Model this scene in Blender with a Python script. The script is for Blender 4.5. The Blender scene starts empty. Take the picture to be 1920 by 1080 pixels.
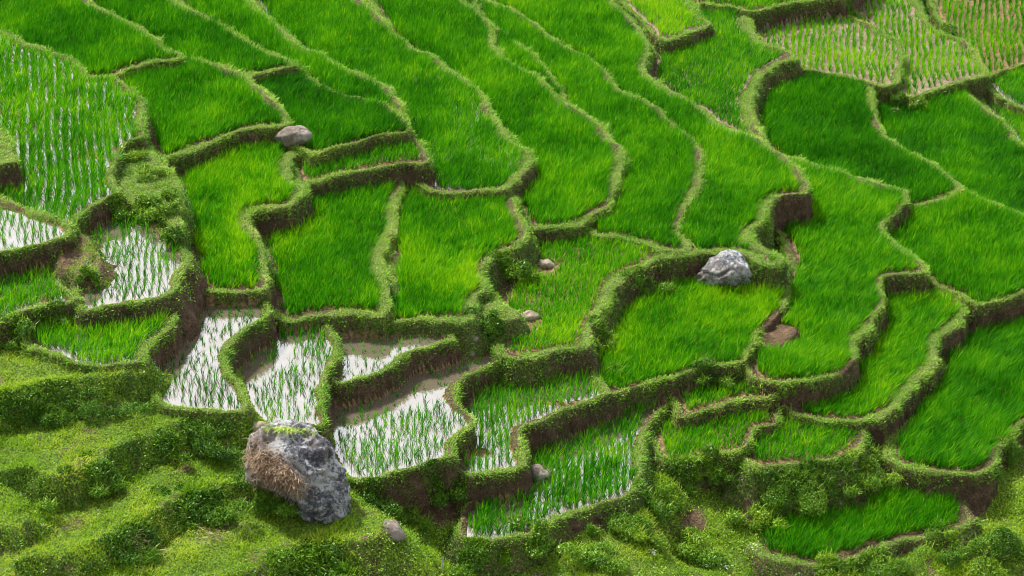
import bpy, math, random
import numpy as np
from mathutils import Vector, noise as mnoise

random.seed(7)
rng = np.random.default_rng(11)
scene = bpy.context.scene
COL = scene.collection

# ------------------------------------------------------------------ camera
TH = math.radians(30.0); DIST = 95.0; F = 4560.0
CAM = np.array([0.0, -DIST*math.cos(TH), -0.5 + DIST*math.sin(TH)])
FW = np.array([0, math.cos(TH), -math.sin(TH)]); UP = np.array([0, math.sin(TH), math.cos(TH)]); RT = np.array([1.0, 0, 0])

def unproj(u, v, z):
    u = np.asarray(u, float); v = np.asarray(v, float)
    a = (u-960)/F; b = (540-v)/F
    dx = a; dy = FW[1]+b*UP[1]; dz = FW[2]+b*UP[2]
    t = (z-CAM[2])/dz
    return CAM[0]+dx*t, CAM[1]+dy*t

def proj(x, y, z):
    px = x-CAM[0]; py = y-CAM[1]; pz = z-CAM[2]
    d = py*FW[1]+pz*FW[2]; h = py*UP[1]+pz*UP[2]
    return 960+F*px/d, 540-F*h/d

cd = bpy.data.cameras.new('camera'); cam = bpy.data.objects.new('camera', cd); COL.objects.link(cam)
cam.location = CAM.tolist(); cam.rotation_euler = (math.radians(90)-TH, 0, 0)
cd.sensor_width = 36; cd.lens = F/1920*36; cd.clip_start = 1; cd.clip_end = 3000
scene.camera = cam

# ------------------------------------------------------------------ noise
def vnoise(x, y, seed=0):
    xi = np.floor(x).astype(np.int64); yi = np.floor(y).astype(np.int64)
    fx = x-xi; fy = y-yi
    fx = fx*fx*(3-2*fx); fy = fy*fy*(3-2*fy)
    def h(a, b):
        n = (a*374761393 + b*668265263 + seed*1442695041) & 0xffffffff
        n = ((n ^ (n >> 13))*1274126177) & 0xffffffff
        n = n ^ (n >> 16)
        return (n & 0xffff)/65535.0
    return (h(xi, yi)*(1-fx)+h(xi+1, yi)*fx)*(1-fy)+(h(xi, yi+1)*(1-fx)+h(xi+1, yi+1)*fx)*fy
def fbm(x, y, s, seed=0, octv=3):
    r = 0; a = 1; t = 0
    for i in range(octv):
        r = r+a*vnoise(x/s+17.3*i, y/s-9.1*i, seed+i); t += a; a *= .5; s *= .5
    return r/t*2-1          # about -1..1

# ------------------------------------------------------------------ object helpers
def props(o, label=None, cat=None, group=None, kind=None):
    if label: o['label'] = label
    if cat: o['category'] = cat
    if group: o['group'] = group
    if kind: o['kind'] = kind
    return o
def np_mesh(name, V, faces_flat, nper, smooth=True, attrs=None):
    """faces all with nper corners"""
    me = bpy.data.meshes.new(name)
    V = np.ascontiguousarray(V, dtype=np.float32); f = np.ascontiguousarray(faces_flat, dtype=np.int32).ravel()
    nf = len(f)//nper
    me.vertices.add(len(V)); me.vertices.foreach_set('co', V.ravel())
    me.loops.add(len(f)); me.loops.foreach_set('vertex_index', f)
    me.polygons.add(nf)
    me.polygons.foreach_set('loop_start', np.arange(0, len(f), nper, dtype=np.int32))
    me.polygons.foreach_set('use_smooth', np.full(nf, smooth, dtype=bool))
    me.update(calc_edges=True)
    if attrs:
        for k, a in attrs.items():
            at = me.attributes.new(k, 'FLOAT', 'POINT'); at.data.foreach_set('value', np.ascontiguousarray(a, dtype=np.float32))
    return me
def link(name, me, mat, parent=None):
    o = bpy.data.objects.new(name, me); COL.objects.link(o)
    if mat: me.materials.append(mat)
    if parent:
        o.parent = parent
        o.location = (-parent.location[0], -parent.location[1], -parent.location[2])
    return o
def empty(name, loc):
    o = bpy.data.objects.new(name, None); COL.objects.link(o); o.location = loc
    o.empty_display_size = .3
    return o

# ------------------------------------------------------------------ materials
def mat(name):
    m = bpy.data.materials.new(name); m.use_nodes = True
    nt = m.node_tree; nt.nodes.clear()
    return m, nt, nt.nodes, nt.links
def ramp(N, pts):
    r = N.new('ShaderNodeValToRGB'); e = r.color_ramp.elements
    while len(e) < len(pts): e.new(.5)
    for i, (p, c) in enumerate(pts): e[i].position = p; e[i].color = (*c, 1)
    return r
def leaf_mat(name, cols, trans=.35, rough=.5, spec=.25, nscale=.6):
    m, nt, N, L = mat(name)
    out = N.new('ShaderNodeOutputMaterial'); p = N.new('ShaderNodeBsdfPrincipled'); t = N.new('ShaderNodeBsdfTranslucent')
    mx = N.new('ShaderNodeMixShader'); mx.inputs[0].default_value = trans
    at = N.new('ShaderNodeAttribute'); at.attribute_name = 'tint'
    geo = N.new('ShaderNodeNewGeometry')
    nz = N.new('ShaderNodeTexNoise'); nz.inputs['Scale'].default_value = nscale; nz.inputs['Detail'].default_value = 3
    L.new(geo.outputs['Position'], nz.inputs['Vector'])
    ma = N.new('ShaderNodeMath'); ma.operation = 'MULTIPLY_ADD'; ma.inputs[1].default_value = .55; 
    L.new(nz.outputs['Fac'], ma.inputs[0]); 
    ms = N.new('ShaderNodeMath'); ms.operation = 'SUBTRACT'; L.new(at.outputs['Fac'], ms.inputs[0]); ms.inputs[1].default_value = .275
    L.new(ms.outputs[0], ma.inputs[2])
    r = ramp(N, cols); L.new(ma.outputs[0], r.inputs[0])
    L.new(r.outputs[0], p.inputs['Base Color']); L.new(r.outputs[0], t.inputs['Color'])
    p.inputs['Roughness'].default_value = rough; p.inputs['Specular IOR Level'].default_value = spec
    L.new(p.outputs[0], mx.inputs[1]); L.new(t.outputs[0], mx.inputs[2]); L.new(mx.outputs[0], out.inputs[0])
    return m
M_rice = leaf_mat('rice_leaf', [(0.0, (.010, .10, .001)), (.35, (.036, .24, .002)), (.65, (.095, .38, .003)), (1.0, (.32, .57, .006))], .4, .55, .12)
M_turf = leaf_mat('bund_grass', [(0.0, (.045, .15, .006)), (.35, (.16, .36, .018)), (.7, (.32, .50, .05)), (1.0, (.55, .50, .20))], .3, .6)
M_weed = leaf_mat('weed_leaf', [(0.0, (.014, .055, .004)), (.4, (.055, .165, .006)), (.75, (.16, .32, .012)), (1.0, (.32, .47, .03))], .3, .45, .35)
M_grass = leaf_mat('slope_grass', [(0.0, (.045, .15, .003)), (.35, (.16, .34, .005)), (.7, (.31, .50, .010)), (1.0, (.50, .56, .06))], .38, .55)
M_straw = leaf_mat('straw', [(0.0, (.10, .06, .035)), (.5, (.27, .18, .11)), (1.0, (.50, .38, .26))], .15, .7)
M_flower = leaf_mat('flower', [(0.0, (.7, .7, .65)), (1.0, (.85, .85, .8))], .3, .6)

def earth_mat(name, soil, green, fine=14.0, bump=1.0):
    m, nt, N, L = mat(name)
    out = N.new('ShaderNodeOutputMaterial'); p = N.new('ShaderNodeBsdfPrincipled')
    geo = N.new('ShaderNodeNewGeometry')
    n1 = N.new('ShaderNodeTexNoise'); n1.inputs['Scale'].default_value = 2.2; n1.inputs['Detail'].default_value = 8; n1.inputs['Roughness'].default_value = .7
    n2 = N.new('ShaderNodeTexNoise'); n2.inputs['Scale'].default_value = fine; n2.inputs['Detail'].default_value = 6; n2.inputs['Roughness'].default_value = .75
    L.new(geo.outputs['Position'], n1.inputs['Vector']); L.new(geo.outputs['Position'], n2.inputs['Vector'])
    r1 = ramp(N, [(.3, soil[0]), (.52, soil[1]), (.75, soil[2])]); L.new(n1.outputs['Fac'], r1.inputs[0])
    r2 = ramp(N, [(.3, green[0]), (.7, green[1])]); L.new(n2.outputs['Fac'], r2.inputs[0])
    at = N.new('ShaderNodeAttribute'); at.attribute_name = 'cover'
    a = N.new('ShaderNodeMath'); a.operation = 'MULTIPLY_ADD'; a.inputs[1].default_value = 1.6; L.new(n2.outputs['Fac'], a.inputs[0])
    s = N.new('ShaderNodeMath'); s.operation = 'SUBTRACT'; s.inputs[1].default_value = 1.3
    s0 = N.new('ShaderNodeMath'); s0.operation = 'MULTIPLY'; s0.inputs[1].default_value = 2.0
    L.new(at.outputs['Fac'], s0.inputs[0]); L.new(s0.outputs[0], s.inputs[0]); L.new(s.outputs[0], a.inputs[2])
    cl = N.new('ShaderNodeClamp'); L.new(a.outputs[0], cl.inputs[0])
    mx = N.new('ShaderNodeMix'); mx.data_type = 'RGBA'
    L.new(cl.outputs[0], mx.inputs[0]); L.new(r1.outputs[0], mx.inputs[6]); L.new(r2.outputs[0], mx.inputs[7])
    # fine speckle
    mm = N.new('ShaderNodeMix'); mm.data_type = 'RGBA'; mm.blend_type = 'MULTIPLY'; mm.inputs[0].default_value = 1
    r3 = ramp(N, [(.36, (.35, .35, .35)), (.5, (.9, .9, .9)), (.66, (1.6, 1.5, 1.4))]); L.new(n2.outputs['Fac'], r3.inputs[0])
    L.new(mx.outputs[2], mm.inputs[6]); L.new(r3.outputs[0], mm.inputs[7])
    L.new(mm.outputs[2], p.inputs['Base Color']); p.inputs['Roughness'].default_value = .9; p.inputs['Specular IOR Level'].default_value = .2
    b = N.new('ShaderNodeBump'); b.inputs['Strength'].default_value = bump; b.inputs['Distance'].default_value = .18
    L.new(n2.outputs['Fac'], b.inputs['Height']); L.new(b.outputs[0], p.inputs['Normal'])
    L.new(p.outputs[0], out.inputs[0])
    return m
M_bank = earth_mat('bank_earth', [(.06, .038, .023), (.14, .09, .055), (.25, .175, .115)], [(.09, .16, .02), (.24, .33, .07)], 16)
M_bed = earth_mat('mud_bed', [(.12, .075, .035), (.19, .125, .06), (.27, .19, .10)], [(.03, .08, .01), (.06, .12, .02)], 9, .3)
M_dry = earth_mat('dry_mud', [(.19, .14, .09), (.29, .22, .15), (.40, .34, .26)], [(.05, .10, .02), (.10, .16, .03)], 11, .7)
M_hill = earth_mat('hill_earth', [(.09, .055, .03), (.17, .11, .065), (.27, .20, .13)], [(.06, .13, .01), (.19, .32, .03)], 12)

def water_mat():
    m, nt, N, L = mat('paddy_water')
    out = N.new('ShaderNodeOutputMaterial')
    d = N.new('ShaderNodeBsdfDiffuse'); d.inputs['Color'].default_value = (.12, .10, .07, 1)
    g = N.new('ShaderNodeBsdfGlossy'); g.inputs['Roughness'].default_value = .03
    g.inputs['Color'].default_value = (.95, .97, 1, 1)
    fr = N.new('ShaderNodeFresnel'); fr.inputs['IOR'].default_value = 3.2
    mx = N.new('ShaderNodeMixShader'); 
    geo = N.new('ShaderNodeNewGeometry'); nz = N.new('ShaderNodeTexNoise'); nz.inputs['Scale'].default_value = 5; nz.inputs['Detail'].default_value = 4
    L.new(geo.outputs['Position'], nz.inputs['Vector'])
    b = N.new('ShaderNodeBump'); b.inputs['Strength'].default_value = .12; b.inputs['Distance'].default_value = .03
    L.new(nz.outputs['Fac'], b.inputs['Height']); L.new(b.outputs[0], g.inputs['Normal'])
    n2 = N.new('ShaderNodeTexNoise'); n2.inputs['Scale'].default_value = 1.1; n2.inputs['Detail'].default_value = 7; n2.inputs['Roughness'].default_value = .7
    L.new(geo.outputs['Position'], n2.inputs['Vector'])
    mr = N.new('ShaderNodeMapRange'); mr.inputs[1].default_value = .35; mr.inputs[2].default_value = .62; mr.inputs[3].default_value = .78; mr.inputs[4].default_value = 1.0
    L.new(n2.outputs['Fac'], mr.inputs[0])
    mu = N.new('ShaderNodeMath'); mu.operation = 'MULTIPLY'; L.new(mr.outputs[0], mu.inputs[0]); L.new(fr.outputs[0], mu.inputs[1])
    L.new(mu.outputs[0], mx.inputs[0]); L.new(d.outputs[0], mx.inputs[1]); L.new(g.outputs[0], mx.inputs[2]); L.new(mx.outputs[0], out.inputs[0])
    return m
M_water = water_mat()

def rock_mat(name, dark, mid, light, brown, browniness):
    m, nt, N, L = mat(name)
    out = N.new('ShaderNodeOutputMaterial'); p = N.new('ShaderNodeBsdfPrincipled'); tc = N.new('ShaderNodeTexCoord')
    n1 = N.new('ShaderNodeTexNoise'); n1.inputs['Scale'].default_value = 7.0; n1.inputs['Detail'].default_value = 12; n1.inputs['Roughness'].default_value = .85
    n2 = N.new('ShaderNodeTexNoise'); n2.inputs['Scale'].default_value = .8; n2.inputs['Detail'].default_value = 3
    n3 = N.new('ShaderNodeTexVoronoi'); n3.inputs['Scale'].default_value = 9
    for n in (n1, n2, n3): L.new(tc.outputs['Object'], n.inputs['Vector'])
    n4 = N.new('ShaderNodeTexNoise'); n4.inputs['Scale'].default_value = 1.3; n4.inputs['Detail'].default_value = 4; L.new(tc.outputs['Object'], n4.inputs['Vector'])
    m4 = N.new('ShaderNodeMath'); m4.operation = 'MULTIPLY_ADD'; m4.inputs[1].default_value = .55; m4.inputs[2].default_value = -.275; L.new(n4.outputs['Fac'], m4.inputs[0])
    m5 = N.new('ShaderNodeMath'); m5.operation = 'ADD'; L.new(m4.outputs[0], m5.inputs[0]); L.new(n1.outputs['Fac'], m5.inputs[1])
    r = ramp(N, [(.42, dark), (.48, mid), (.51, mid), (.545, light), (.8, light)]); L.new(m5.outputs[0], r.inputs[0])
    rb = ramp(N, [(.5-.25*browniness, (0, 0, 0)), (.62-.25*browniness, (1, 1, 1))])
    if browniness < 1:
        sp = N.new('ShaderNodeSeparateXYZ'); L.new(tc.outputs['Object'], sp.inputs[0])
        sm = N.new('ShaderNodeMath'); sm.operation = 'MULTIPLY_ADD'; sm.inputs[1].default_value = -.14; L.new(sp.outputs[0], sm.inputs[0]); L.new(n2.outputs['Fac'], sm.inputs[2]); L.new(sm.outputs[0], rb.inputs[0])
    else: L.new(n2.outputs['Fac'], rb.inputs[0])
    mx = N.new('ShaderNodeMix'); mx.data_type = 'RGBA'; L.new(rb.outputs[0], mx.inputs[0])
    mult = N.new('ShaderNodeMath'); mult.operation = 'MULTIPLY'; mult.inputs[1].default_value = .5 if browniness > 0 else .0
    L.new(rb.outputs[0], mult.inputs[0]); L.new(mult.outputs[0], mx.inputs[0])
    L.new(r.outputs[0], mx.inputs[6]); mx.inputs[7].default_value = (*brown, 1)
    L.new(mx.outputs[2], p.inputs['Base Color']); p.inputs['Roughness'].default_value = .85
    b = N.new('ShaderNodeBump'); b.inputs['Strength'].default_value = .9; b.inputs['Distance'].default_value = .15
    L.new(n1.outputs['Fac'], b.inputs['Height']); L.new(b.outputs[0], p.inputs['Normal']); L.new(p.outputs[0], out.inputs[0])
    return m
M_rock = rock_mat('lichen_rock', (.035, .035, .045), (.13, .13, .15), (.46, .47, .48), (.20, .15, .11), .3)
M_rock_p = rock_mat('pale_rock', (.06, .065, .08), (.22, .24, .27), (.62, .64, .66), (.20, .15, .11), .3)
M_rock_t = rock_mat('tan_rock', (.20, .16, .11), (.36, .30, .22), (.58, .52, .42), (.36, .28, .19), 1.0)
M_rock_b = rock_mat('brown_rock', (.09, .075, .06), (.22, .19, .16), (.48, .45, .42), (.22, .165, .12), 1.0)
def plain(name, c, rough=.6):
    m, nt, N, L = mat(name); out = N.new('ShaderNodeOutputMaterial'); p = N.new('ShaderNodeBsdfPrincipled')
    nz = N.new('ShaderNodeTexNoise'); nz.inputs['Scale'].default_value = 20; r = ramp(N, [(.3, tuple(x*.7 for x in c)), (.7, c)])
    L.new(nz.outputs['Fac'], r.inputs[0]); L.new(r.outputs[0], p.inputs['Base Color']); p.inputs['Roughness'].default_value = rough; L.new(p.outputs[0], out.inputs[0])
    return m
M_stem = plain('stem', (.10, .07, .04)); M_pole = plain('pole_paint', (.45, .5, .52))

# ------------------------------------------------------------------ terraces traced as (level, outline)
# key: (z, style, tint, label, outline)   style: dense / medium / sparse / thin / dry / none
W = .36
T = {}
def ter(key, z, style, tint, label, pts, water=False, veg=.5, w=W, hgt=1.0, bed=None, k=(4.0, 9.0), rows=0.0):
    T[key] = dict(z=z, style=style, tint=tint, label=label, pts=pts, water=water, veg=veg, w=w, hgt=hgt, bed=bed, k=k, rows=rows)
ter('Q0', 6.0, 'none', .5, 'grassy terrace corner with a dark earth wall at the far left edge', [(-150,180),(-5,232),(12,250),(25,275),(30,298),(10,306),(-150,330)], veg=.35, w=3)
ter('Q1', 5.1, 'sparse', .4, 'small flooded terrace at the left edge above a tall brown wall', [(-150,330),(0,370),(50,388),(93,401),(127,413),(137,427),(128,438),(90,453),(50,463),(0,472),(-150,495)], True, veg=.22)
ter('T2', 4.9, 'rows', .5, 'long flooded terrace at upper left with vertical streaks of water between rice rows', [(-150,15),(0,52),(20,62),(43,77),(80,88),(127,105),(150,120),(165,140),(190,140),(215,140),(235,158),(262,173),(271,195),(270,225),(272,255),(250,265),(235,272),(222,290),(212,320),(217,345),(225,362),(200,372),(165,392),(140,412),(118,428),(-150,440)], True, veg=.55)
ter('T14', 4.4, 'none', .8, 'narrow overgrown strip between the streaked flooded terrace and the bright green one', [(215,262),(275,262),(290,288),(318,315),(342,350),(345,395),(333,440),(318,425),(300,400),(270,385),(235,375),(205,368)], veg=.9, w=3)
ter('F15', 4.0, 'sparse', .4, 'flooded terrace with rows of seedlings above the tallest brown wall on the left', [(190,385),(255,385),(300,425),(335,452),(353,470),(357,492),(338,520),(329,547),(285,562),(220,574),(165,584),(150,577),(140,555),(120,500),(130,440),(150,400)], True, veg=.2, k=(1.6, 3.0))
ter('F16', 4.1, 'medium', .6, 'half dry terrace of ragged rice at the left edge under the brown wall', [(-150,470),(80,480),(110,510),(130,540),(147,562),(100,571),(57,583),(20,597),(0,607),(-150,650)], True, veg=.75)
ter('F17', 3.35, 'medium', .65, 'curved terrace of tall rice tufts leaning right, left of the white flooded one', [(140,580),(200,570),(300,560),(328,583),(330,600),(300,632),(272,665),(268,678),(190,690),(140,682),(90,665),(40,640),(60,600)], True, veg=.3, hgt=1.15)
ter('T1', 3.95, 'dense', .4, 'dense green terrace in the top left corner of the hillside', [(-150,-200),(60,-200),(130,-60),(170,0),(190,12),(215,25),(260,47),(293,67),(312,90),(338,102),(330,112),(285,119),(235,132),(215,142),(160,150),(100,180),(-150,200)], veg=.7, w=.52)
ter('T3', 3.55, 'dense', .45, 'dense green terrace with rounded dark wall ending beside the small boulder', [(210,110),(300,90),(340,103),(390,114),(433,125),(473,147),(517,187),(542,215),(546,233),(520,239),(470,244),(420,259),(370,281),(320,299),(300,303),(285,290),(260,260),(250,200),(215,160)], veg=.6, w=.52)
ter('T4', 3.35, 'dense', .38, 'second narrow green strip from the top left, tapering to a pointed end', [(100,-200),(230,-200),(300,-50),(335,0),(360,15),(413,42),(453,68),(500,93),(540,109),(557,124),(530,129),(500,135),(472,144),(440,150),(400,150),(300,120),(250,60),(150,0)], veg=.7, w=.52)
ter('T5', 2.95, 'dense', .22, 'darkest green terrace with wind swept rice right of the small boulder', [(440,120),(556,124),(590,148),(633,171),(680,183),(722,193),(745,210),(765,232),(765,247),(730,251),(690,261),(640,278),(600,288),(575,286),(500,240)], veg=.7)
ter('T6', 2.8, 'dense', .42, 'narrow strip of rice running from the top edge to a rounded yellow green tip', [(260,-200),(380,-200),(440,-60),(473,0),(490,20),(520,43),(547,67),(573,87),(607,103),(640,122),(678,137),(717,153),(745,178),(760,205),(768,235),(755,245),(700,240),(600,200),(500,120),(400,50),(320,0)], veg=.7, w=.52)
ter('T10', 2.75, 'dense', .56, 'bright terrace with a yellow patch at its right edge above the flooded field', [(300,250),(540,215),(600,250),(560,285),(548,310),(550,335),(582,345),(572,366),(545,386),(505,393),(475,401),(469,414),(482,437),(493,462),(501,505),(503,532),(490,547),(440,551),(385,547),(366,531),(352,500),(330,440),(310,300)], veg=.55, w=.6)
ter('T8', 2.4, 'medium', .45, 'small wedge shaped terrace with a dark overgrown wall below the small boulder', [(560,270),(700,235),(765,235),(780,255),(797,275),(807,300),(795,307),(765,306),(720,313),(660,326),(610,338),(570,347),(548,338),(545,310)], veg=.5)
ter('P', 2.3, 'sparse', .2, 'long white flooded terrace with thin dark seedlings at the left of centre', [(330,480),(480,500),(497,553),(509,575),(508,592),(477,613),(445,636),(428,660),(431,693),(449,716),(470,755),(450,772),(400,768),(300,762),(270,700),(280,600)], True, veg=.2, w=.36)
ter('T9', 1.55, 'dense', .5, 'tall rectangular green terrace left of the near vertical grassy bund', [(580,300),(745,300),(757,345),(753,362),(746,385),(742,412),(737,440),(725,470),(723,500),(730,533),(732,558),(727,585),(715,598),(680,593),(640,591),(580,598),(535,604),(512,593),(500,560),(480,450),(500,360)], veg=.85, w=.6)
ter('T7', 1.5, 'dense', .45, 'long terrace from the top edge with glints of water at its rounded lower end', [(420,-200),(560,-200),(640,-50),(681,0),(708,20),(741,57),(780,92),(807,100),(847,127),(880,153),(910,180),(928,207),(945,240),(962,263),(991,277),(1000,295),(994,312),(972,336),(952,353),(930,359),(880,361),(825,363),(790,350),(740,300),(720,200),(600,130),(480,20)], True, veg=.35, w=.52)
ter('p2', 1.2, 'sparse', .4, 'flooded terrace right above the big lichen covered boulder', [(430,600),(520,585),(600,600),(626,625),(636,648),(634,670),(619,695),(611,720),(611,760),(609,795),(580,800),(520,800),(480,790),(450,750),(440,700)], True, veg=.3, w=.36)
ter('T9b', 1.15, 'dense', .6, 'green terrace right of the near vertical bund with a yellow lower corner', [(740,320),(950,325),(963,365),(973,395),(988,420),(991,440),(971,461),(941,476),(911,493),(906,515),(913,538),(896,560),(894,590),(880,601),(840,604),(773,601),(735,604),(722,590),(715,500),(720,420)], veg=.92, w=.5, k=(1.2, 3.0))
ter('sp', .75, 'none', .5, 'overgrown earth spur jutting into the green terrace beside a flat stone', [(885,535),(910,541),(935,558),(960,576),(974,592),(940,600),(900,592),(880,570)], veg=.9, w=2, k=(1.2, 2.4))
ter('p3a', .7, 'thin', .35, 'muddy terrace with scattered seedlings on top of bare brown walls', [(600,600),(820,600),(850,625),(860,640),(820,646),(780,657),(758,668),(743,685),(718,698),(690,709),(640,719),(612,715),(598,690)], True, veg=.12, w=.3, k=(3, 7))
ter('T11', .6, 'dense', .45, 'long bright terrace sweeping from the top edge to a broad round end at the centre', [(600,-200),(740,-200),(820,-60),(870,0),(890,10),(908,30),(922,50),(926,75),(939,98),(961,118),(993,133),(1020,148),(1045,172),(1065,190),(1087,202),(1127,232),(1154,264),(1171,275),(1171,295),(1161,330),(1152,362),(1144,386),(1116,404),(1092,422),(1050,429),(1010,431),(985,431),(965,400),(950,350),(940,300),(900,220),(800,120),(700,30)], veg=.7, w=.52)
ter('S1', .35, 'dense', .35, 'thin sliver of dark rice near the top between two converging bunds', [(760,-200),(800,-200),(850,-60),(890,0),(912,25),(925,48),(945,60),(975,83),(1003,102),(1022,122),(1042,145),(1058,172),(1070,195),(1040,190),(980,140),(920,110),(880,30),(820,-60)], veg=.8, w=.36)
ter('S2', .15, 'dense', .5, 'narrow sinuous terrace right of the central one with small gaps of water', [(770,-200),(860,-200),(885,-60),(905,-5),(940,6),(973,22),(1007,46),(1030,66),(1083,94),(1127,120),(1150,150),(1165,165),(1207,186),(1242,205),(1258,228),(1290,252),(1314,275),(1321,310),(1318,350),(1301,376),(1283,396),(1273,420),(1285,440),(1300,462),(1280,472),(1237,470),(1213,460),(1160,447),(1105,441),(1080,400),(1120,300),(1060,230),(960,140),(890,70)], False, veg=.6, w=.52)
ter('T17', .05, 'dense', .5, 'long terrace that ends directly above the grey boulder', [(900,-200),(1080,-200),(1120,-60),(1150,0),(1182,30),(1209,58),(1222,85),(1214,110),(1210,135),(1242,158),(1284,178),(1314,200),(1340,225),(1360,239),(1413,252),(1446,270),(1480,298),(1507,325),(1519,350),(1507,363),(1472,366),(1452,376),(1442,395),(1434,416),(1412,436),(1410,448),(1441,462),(1464,473),(1472,490),(1450,500),(1415,492),(1400,481),(1330,476),(1290,479),(1250,486),(1235,478),(1200,440),(1215,350),(1205,265),(1130,195),(1040,115),(930,30),(870,-60)], veg=.75, w=.55)
ter('T12', 0.0, 'medium', .62, 'irregular terrace in the centre with a flat brown stone among the rice', [(980,400),(1110,420),(1240,455),(1246,478),(1217,497),(1182,513),(1151,540),(1139,572),(1113,605),(1106,630),(1101,652),(1060,656),(1020,666),(975,679),(945,673),(925,655),(915,620),(905,590),(925,540),(960,480)], veg=.8, w=.5, k=(1.5, 4))
ter('p3', -.2, 'sparse', .35, 'large white flooded terrace right of the big lichen covered boulder', [(600,640),(780,680),(900,630),(935,655),(948,675),(900,695),(869,712),(856,725),(858,745),(883,778),(885,797),(859,820),(851,843),(854,858),(807,868),(763,881),(705,899),(660,901),(638,894),(620,860),(600,780)], True, veg=.5, w=.36)
ter('M', -.95, 'medium', .5, 'partly seen terrace of rice at the top edge right of centre', [(1280,-200),(1700,-200),(1600,-20),(1560,-3),(1500,5),(1450,13),(1405,22),(1370,12),(1320,8),(1290,5)], veg=.6)
ter('K', -.5, 'medium', .75, 'yellowish terrace at the top edge with a small dark wall below', [(1100,-200),(1250,-200),(1290,-20),(1305,20),(1330,38),(1334,48),(1300,59),(1270,73),(1240,76),(1200,40),(1150,-20)], veg=.4, bed='dry')
ter('A', -1.2, 'medium', .45, 'triangular terrace of uneven rice with a pale curving bund at its right', [(1230,60),(1300,10),(1395,12),(1407,40),(1425,72),(1460,88),(1486,98),(1489,111),(1461,119),(1436,134),(1421,153),(1415,190),(1414,218),(1423,242),(1433,264),(1380,260),(1290,200),(1200,140)], veg=.75, w=.6, bed='dry', k=(1.2, 3))
ter('p4', -1.0, 'sparse2', .5, 'curved flooded terrace with green seedlings between two brown walls at the lower centre', [(850,690),(1000,640),(1095,680),(1120,708),(1143,728),(1141,742),(1100,756),(1066,769),(1021,786),(983,801),(979,820),(986,848),(985,868),(956,881),(920,889),(873,893),(850,878),(835,850),(850,780),(860,740)], True, veg=.3, w=.36, k=(2.5, 6))
ter('T13', -1.15, 'dense', .62, 'broad bright terrace in front of the grey boulder', [(1130,560),(1240,480),(1450,480),(1479,510),(1481,545),(1475,575),(1449,600),(1429,620),(1419,645),(1402,668),(1393,679),(1340,687),(1300,694),(1255,707),(1200,722),(1152,739),(1120,725),(1105,690),(1100,640)], veg=.6)
ter('T18', -1.5, 'dense', .5, 'long winding terrace right of the grey boulder with a bare earth slip at its left', [(1440,300),(1500,293),(1517,302),(1563,316),(1610,330),(1657,344),(1695,352),(1707,362),(1699,385),(1673,408),(1659,428),(1673,450),(1701,470),(1729,488),(1741,503),(1733,515),(1700,515),(1669,518),(1656,531),(1661,555),(1656,578),(1638,600),(1633,622),(1609,642),(1603,672),(1596,688),(1569,703),(1520,713),(1470,717),(1420,713),(1398,700),(1395,660),(1440,560),(1470,480),(1440,400)], veg=.55, w=.45)
ter('E', -2.0, 'dryrows', .7, 'dry terrace with rows of yellow green seedlings at the upper right', [(1380,10),(1560,-10),(1590,22),(1620,40),(1655,60),(1686,75),(1695,100),(1691,130),(1686,153),(1655,161),(1625,153),(1560,140),(1500,128),(1460,120),(1400,60)], veg=.8, bed='dry')
ter('p5', -2.1, 'sparse2', .45, 'lowest flooded terrace, with full green tufts in rows and a brown rock at its left', [(980,780),(1100,720),(1240,730),(1276,742),(1261,755),(1236,775),(1216,800),(1213,835),(1208,870),(1201,905),(1183,925),(1110,956),(1050,973),(1010,991),(995,1006),(940,1014),(880,1016),(855,1000),(870,950),(960,860)], True, veg=.9, k=(1.2, 2.5))
ter('T22', -1.95, 'medium', .55, 'thin crescent terrace of short rice under the broad bright one', [(1260,700),(1400,670),(1440,725),(1450,742),(1430,750),(1397,752),(1350,763),(1300,775),(1272,780),(1262,750)], veg=.6, w=.36)
ter('B', -2.2, 'dense', .32, 'wide dark green terrace at the upper right bounded by a pale footpath', [(1400,100),(1500,110),(1620,140),(1634,160),(1641,190),(1646,225),(1661,250),(1683,269),(1723,289),(1763,311),(1793,336),(1809,356),(1780,372),(1740,385),(1690,390),(1600,360),(1500,320),(1380,240),(1380,150)], veg=.6, w=.52)
ter('C', -2.35, 'dense', .45, 'large green terrace at the right edge beneath a bare earth face', [(1690,370),(1760,360),(1808,354),(1860,377),(1920,397),(2070,450),(2070,500),(1920,551),(1880,563),(1838,577),(1815,569),(1790,553),(1740,528),(1690,500),(1640,430),(1680,380)], veg=.6)
ter('Fd', -2.5, 'dryrows', .65, 'dry terrace with thin seedling rows above a leafy green wall at upper right', [(1600,-200),(1720,-200),(1722,-20),(1730,12),(1745,43),(1770,63),(1807,72),(1828,98),(1846,125),(1853,143),(1815,151),(1780,161),(1725,179),(1695,179),(1660,150),(1640,60),(1590,0)], veg=.95, bed='dry')
ter('T23', -2.5, 'medium', .62, 'small bright terrace below the crescent one with bushes in front', [(1225,800),(1300,750),(1440,745),(1461,768),(1463,795),(1421,807),(1415,825),(1391,846),(1340,854),(1300,864),(1265,869),(1238,864),(1222,840)], veg=.8)
ter('T19', -2.55, 'dense', .62, 'slanting terrace of wind swept rice with a light U shaped bund at its foot', [(1600,560),(1700,510),(1790,548),(1816,563),(1816,582),(1803,605),(1786,622),(1765,633),(1761,652),(1764,675),(1751,698),(1723,715),(1705,740),(1669,776),(1615,793),(1565,793),(1513,784),(1480,768),(1500,720),(1560,650)], veg=.45, w=.5)
ter('G', -3.1, 'dryrows', .55, 'terrace of separate rice tufts in the top right corner', [(1700,-200),(2070,-200),(2070,80),(1920,120),(1856,141),(1820,130),(1780,70),(1740,0)], False, veg=.4)
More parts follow.
